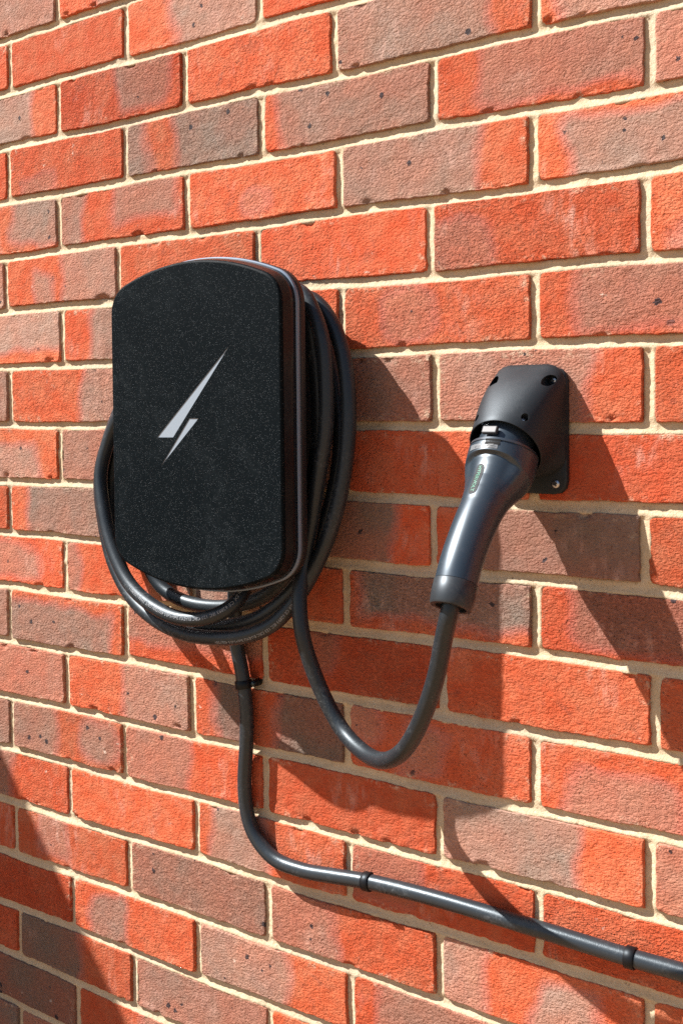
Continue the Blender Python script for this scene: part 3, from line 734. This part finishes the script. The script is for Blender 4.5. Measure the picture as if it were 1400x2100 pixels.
# screw recesses cut into the hood, with the screws inside
def hood_hit(px_dir_from, px_dir):
    bm = bmesh.new(); bm.from_mesh(hood_me)
    from mathutils.bvhtree import BVHTree
    tr = BVHTree.FromBMesh(bm); h = tr.ray_cast(Vector(px_dir_from), Vector(px_dir)); bm.free(); return h
CAMP = Vector((0.4638, -0.9739, 0.0556))
def screw(parent, c, n, r=.0042):
    n = Vector(n).normalized(); q = n.to_track_quat('Z', 'Y').to_matrix()
    rings = []
    for rr, h in ((r, -.004), (r, 0), (r * .86, .0008), (r * .45, .0012)):
        rings.append(np.array([Vector(c) + q @ Vector((rr * math.cos(a), rr * math.sin(a), h)) for a in np.linspace(0, 2 * np.pi, 20, endpoint=False)]))
    s_ = link('screw', loft('screw', rings), M['steel'], parent)
    V, F = [], []
    for a in (0.4, 0.4 + math.pi / 2):
        u_ = Vector((math.cos(a), math.sin(a), 0)); v_ = Vector((-math.sin(a), math.cos(a), 0))
        k = len(V)
        for su, sv in ((-1, -1), (1, -1), (1, 1), (-1, 1)):
            V.append(Vector(c) + q @ (u_ * su * r * .55 + v_ * sv * r * .14 + Vector((0, 0, .00135 + a * .00002))))
        F.append((k, k + 1, k + 2, k + 3))
    link('cross_slot', mesh_py('cross_slot', V, F), M['slot'], s_, smooth=False)
def cutter(c, n, r, depth):
    n = Vector(n).normalized(); q = n.to_track_quat('Z', 'Y').to_matrix()
    rings = [np.array([Vector(c) + q @ Vector((rr * math.cos(a), rr * math.sin(a), h)) for a in np.linspace(0, 2 * np.pi, 28, endpoint=False)]) for rr, h in ((r, -depth), (r, .02))]
    o = bpy.data.objects.new('cut', loft('cut', rings)); col.objects.link(o); return o
CUTS = []
for sx in (-1, 1):
    CUTS.append(((X0 + sx * .0275, -.02, FLZ + .0475), (0, -1, 0), .0054))
for sx in (-1, 1):
    CUTS.append((None, sx, .0036))
holes = []
for c, n, r in CUTS:
    if c is not None:
        h = hood_hit((c[0], -.2, c[2]), (0, 1, 0))
        holes.append((Vector((c[0], -.0115, c[2])), Vector((0, -1, 0)), r, .0005, Vector((c[0], -.0122, c[2]))))
    else:
        sx = n
        dirv = Vector((sx * .64, 0, 0)) + Vector(UPV) * .77
        o_ = Vector(HC) - Vector(AX) * .010
        h = hood_hit(o_ + dirv * .1, -dirv)
        if h[0] is not None:
            nn = dirv.normalized()
            holes.append((h[0], nn, r, .005, h[0] - nn * .0042))
solid = None
for c, n, r, depth, sp in holes:
    ct = cutter(c, n, r, depth)
    md = hood.modifiers.new('cut', 'BOOLEAN'); md.operation = 'DIFFERENCE'; md.object = ct; md.solver = 'EXACT'
    me2 = bpy.data.meshes.new_from_object(hood.evaluated_get(bpy.context.evaluated_depsgraph_get()))
    hood.modifiers.clear(); bpy.data.objects.remove(ct)
    if len(me2.polygons) > 200: hood.data = me2
    else: print('boolean skipped', len(me2.polygons))
hood.data.materials.clear(); hood.data.materials.append(M['holster']); sharp(hood.data, 38)
for c, n, r, depth, sp in holes: screw(holster, sp, n, r * .62)
for sx in (-1, 1): screw(holster, (X0 + sx * .0265, -.0068, FLZ - .0500), (0, -1, 0), .0042)

# ------------------------------------------------------------------ plug
plug = tag(empty('charging_plug', (X1, -.148, -.125)), 'satin black charging plug with green lettering, pushed into the holster', 'plug')
TP = math.radians(58); AXP = np.array([0, -math.cos(TP), -math.sin(TP)])
RIM = np.array([X1, -.0463, .0124])
PP = np.array([RIM - AXP * .024, RIM - AXP * .010, RIM, (X1, -.0532, -.0012), (X1, -.0656, -.0145), (X1, -.0828, -.0303), (X1, -.1112, -.0587), (X1, -.1285, -.0810), (X1, -.1402, -.1023), (X1, -.1478, -.1247)])
pc = catmull(PP, .0010)
pT = np.gradient(pc, axis=0); pT /= np.linalg.norm(pT, axis=1)[:, None]
pS = np.r_[0, np.cumsum(np.linalg.norm(np.diff(pc, axis=0), axis=1))]
S0 = pS[np.argmin(np.linalg.norm(pc - RIM, axis=1))]                   # s = 0 at the visible rim
pS = pS - S0
def pframe(s):
    c = np.array([np.interp(s, pS, pc[:, k]) for k in range(3)]); t = np.array([np.interp(s, pS, pT[:, k]) for k in range(3)]); t /= np.linalg.norm(t)
    n = np.cross(np.array([1., 0, 0]), t); n /= np.linalg.norm(n)
    if n[2] < 0: n = -n
    return c, t, n
SK = [-.024, -.001, 0., .0020, .0024, .0032, .0036, .0150, .020, .026, .034, .044, .056, .070, .105, .1440]
RK = [.0250, .0265, .0318, .0326, .0318, .0318, .0327, .0328, .0326, .0316, .0290, .0250, .0216, .0200, .0192, .0190]
def prad(s, th):
    """radius of the moulding; the top carries an arched step where the grip begins"""
    base = np.interp(s, SK, RK)
    d = (th - math.pi / 2 + math.pi) % (2 * math.pi) - math.pi            # angle from the top ridge
    sa = .0195 + .0052 * d * d                                           # arch line
    win = smooth01((1.25 - abs(d)) / .5)
    drop = .0042 * smooth01((s - sa) / .0030) * win * (1 - smooth01((s - .030) / .030))
    return base - drop
def ppoint(s, th, lift=0.):
    c, t, n = pframe(s); r = float(prad(s, th)) + lift
    return c + r * (math.cos(th) * np.array([1., 0, 0]) + math.sin(th) * n)
NSP = 72
s_list = np.unique(np.r_[np.array(SK), np.linspace(.0140, .05, 30), np.linspace(.05, .1440, 30)])
s_list = s_list[s_list <= .1440]
rings = [np.array([ppoint(s, th) for th in np.linspace(0, 2 * np.pi, NSP, endpoint=False)]) for s in s_list]
me = loft('grip_body', rings); sharp(me, 42)
body = link('grip_body', me, M['handle'], plug)
SE = float(pS[-1])
def disc(s, r, n=40):
    c, t, nn = pframe(s); return np.array([c + r * (math.cos(a) * np.array([1., 0, 0]) + math.sin(a) * nn) for a in np.linspace(0, 2 * np.pi, n, endpoint=False)])
s1 = .1440
def disc_x(ds, r, n=40):                                                  # straight on past the end of the grip
    c, t, nn = pframe(s1); c = c + t * ds
    return np.array([c + r * (math.cos(a) * np.array([1., 0, 0]) + math.sin(a) * nn) for a in np.linspace(0, 2 * np.pi, n, endpoint=False)])
me = loft('end_collar', [disc_x(-.001, .0180), disc_x(.0004, .0180), disc_x(.0004, .0193), disc_x(.0010, .0197), disc_x(.012, .0197), disc_x(.0215, .0190), disc_x(.0232, .0180), disc_x(.0232, .0140), disc_x(.0200, .0136), disc_x(.0195, .0080)])
sharp(me, 45); link('end_collar', me, M['collar'], plug)

def on_plug(name, pts2, faces, mat, parent, lift, s_c, th_c):
    """2-D pieces laid onto the moulding: x runs along the grip, y across it"""
    V = []
    for x, y in pts2:
        s = s_c + x; th = th_c + y / float(prad(s, th_c)); V.append(ppoint(s, th, lift))
    return link(name, mesh_py(name, V, faces), mat, parent, smooth=False)
def grid2(w, h, nx, ny, shape=None):
    P, F = [], []
    for j in range(ny + 1):
        for i in range(nx + 1):
            x = -w / 2 + w * i / nx; y = -h / 2 + h * j / ny
            if shape: x, y = shape(x, y)
            P.append((x, y))
    for j in range(ny):
        for i in range(nx):
            a = j * (nx + 1) + i; F.append((a, a + 1, a + nx + 2, a + nx + 1))
    return P, F
def pill(x, y, w=.0330, h=.0088):
    r = h / 2; t = y / r; lim = w / 2 - r + math.sqrt(max(r * r - y * y, 0)); return x / (w / 2) * lim, y
TB = math.pi / 2 + .18
P, F = grid2(.0330, .0088, 22, 10, pill)
plate = on_plug('badge', P, F, M['badge'], body, .0003, .0505, TB)
V, F = text_tris('HYPERVOLT', .0052)
V = V - (V.max(0) + V.min(0)) / 2
on_plug('badge_lettering', [(x, -y) for x, y, z in V], F, M['green'], plate, .00055, .0505, TB)
# grey rating labels on the head band
P, F = grid2(.0085, .0150, 4, 12)
lab = on_plug('rating_label', P, F, M['label'], body, .0003, .0098, math.pi / 2 + .45)
V, F = text_tris('CE', .0060); V = V - (V.max(0) + V.min(0)) / 2
on_plug('label_print', [(-y, x) for x, y, z in V], F, M['label2'], lab, .0005, .0098, math.pi / 2 + .28) if False else None
def upright(V):   # letters reading across the band as seen from the front
    return [(-y, -x) for x, y, z in V]
on_plug('label_print', upright(V), F, M['label2'], lab, .0005, .0100, math.pi / 2 + .34)
P, F = grid2(.0095, .0130, 4, 12)
lab2 = on_plug('rating_label', P, F, M['label'], body, .0003, .0098, math.pi / 2 - .10)
hexa = [(.0040 * math.cos(a), .0040 * math.sin(a)) for a in np.linspace(0, 2 * np.pi, 6, endpoint=False)]
hx = [(0, 0)] + [(y, x * 1.25) for x, y in hexa]
on_plug('label_print', hx, [(0, i, i % 6 + 1) for i in range(1, 7)], M['label2'], lab2, .0005, .0098, math.pi / 2 - .10)
V, F = text_tris('C', .0058); V = V - (V.max(0) + V.min(0)) / 2
on_plug('label_print', upright(V), F, M['label'], lab2, .0008, .0098, math.pi / 2 - .10)
# latch tab in the gap under the hood, and its notch
c, t, n = pframe(-.006)
lt = box_me('latch_tab', 0, 0, 0, .0150, .0075, .0045, .0010)
q = Matrix((( 1, t[0], n[0]), (0, t[1], n[1]), (0, t[2], n[2])))
lt.transform(Matrix.Translation(Vector(c + n * .0295) + Vector((-.003, 0, 0))) @ q.to_4x4())
link('latch_tab', lt, M['tab'], plug, smooth=False)
P, F = grid2(.0050, .0145, 3, 10)
on_plug('latch_notch', P, F, M['black'], body, .0004, .0042, math.pi / 2 - .12)

# ------------------------------------------------------------------ supply cable and its clips
SP = [(-.3705, -.014, -.118), (-.3712, -.013, -.165), (-0.3702, -0.012, -0.2161), (-0.3630, -0.0115, -0.2480), (-0.3572, -0.0115, -0.2900), (-0.3577, -0.0115, -0.3300), (-0.3612, -0.0115, -0.3738), (-0.3587, -0.0115, -0.4073), (-0.3481, -0.0115, -0.4335), (-0.3197, -0.0115, -0.4553), (-0.278, -0.0115, -0.4594), (-.235, -.0115, -.4555), (-0.1915, -0.0115, -0.4509), (-0.1026, -0.0115, -0.4479), (0.0059, -0.0115, -0.449), (0.0969, -0.0115, -0.4507), (0.1477, -0.0115, -0.4504), (.30, -.0115, -.452), (.70, -.0115, -.455), (1.2, -.0115, -.455)]
SR = .0083
sup = catmull(SP, .005)
me, frs = tube('supply_cable', sup, SR, 20)
o = link('supply_cable', me, M['supply'])
tag(o, 'thick black supply cable dropping below the charger and running right across the bricks', 'cable')

def clip(label, at, nail_side, big=1.0, high=1.0):
    i = int(np.argmin(np.linalg.norm(sup - np.array(at), axis=1)))
    C, T, N, B = [a[i] for a in frs]
    t = T / np.linalg.norm(T); out = np.array([0, -1., 0]); side = np.cross(t, out); side /= np.linalg.norm(side)
    root = tag(empty('cable_clip', tuple(C + side * 0)), label, 'clip', 'clips holding the supply cable')
    rings = []
    w = .0046; ro = SR + .0018; ri = SR + .0001
    arc = np.linspace(-2.2, 2.2, 30)
    prof = [(-w, ri), (-w, ro - .0005), (-w + .0006, ro), (w - .0006, ro), (w, ro - .0005), (w, ri)]
    for a in arc:
        rings.append(np.array([C + t * p + rr * (math.cos(a) * out + math.sin(a) * side) for p, rr in prof]))
    V = np.vstack(rings); F = []
    n = len(prof)
    for k in range(len(arc) - 1):
        for j in range(n):
            j2 = (j + 1) % n; F.append((k * n + j, k * n + j2, (k + 1) * n + j2, (k + 1) * n + j))
    F.append(tuple(range(n))); F.append(tuple(range((len(arc) - 1) * n, len(arc) * n)))
    me = mesh_py('band', V, F); recalc(me); sharp(me, 40)
    link('band', me, M['clip'], root)
    if big < 1: return                                              # the nail is hidden behind the band
    ctr = C + side * nail_side * (SR + .0046 - .0060 * (1 - big)); ctr[1] = 0
    rings = [np.array([ctr + np.array([0, -h, 0]) + rr * (math.cos(a) * t + math.sin(a) * side) for a in np.linspace(0, 2 * np.pi, 22, endpoint=False)]) for rr, h in ((.0040 * big, -.002), (.0040 * big, .0095 * high), (.0034 * big, .0104 * high), (.0022 * big, .0104 * high))]
    link('nail_boss', loft('nail_boss', rings), M['clip'], root)
    rings = [np.array([ctr + np.array([0, -h, 0]) + rr * (math.cos(a) * t + math.sin(a) * side) for a in np.linspace(0, 2 * np.pi, 18, endpoint=False)]) for rr, h in ((.0026 * big, .0103 * high), (.0026 * big, .0114 * high), (.0018 * big, .0120 * high))]
    link('nail_head', loft('nail_head', rings), M['nail'], root)
clip('black clip with a nail on the upright run of the supply cable under the coil', (-.3590, -.0115, -.2640), -1)
clip('black clip on the level run of supply cable just right of its bend', (-.1915, -.0115, -.4509), -1, .55, .36)
clip('black clip on the level run of supply cable near the right edge', (.0969, -.0115, -.4507), -1, .55, .36)
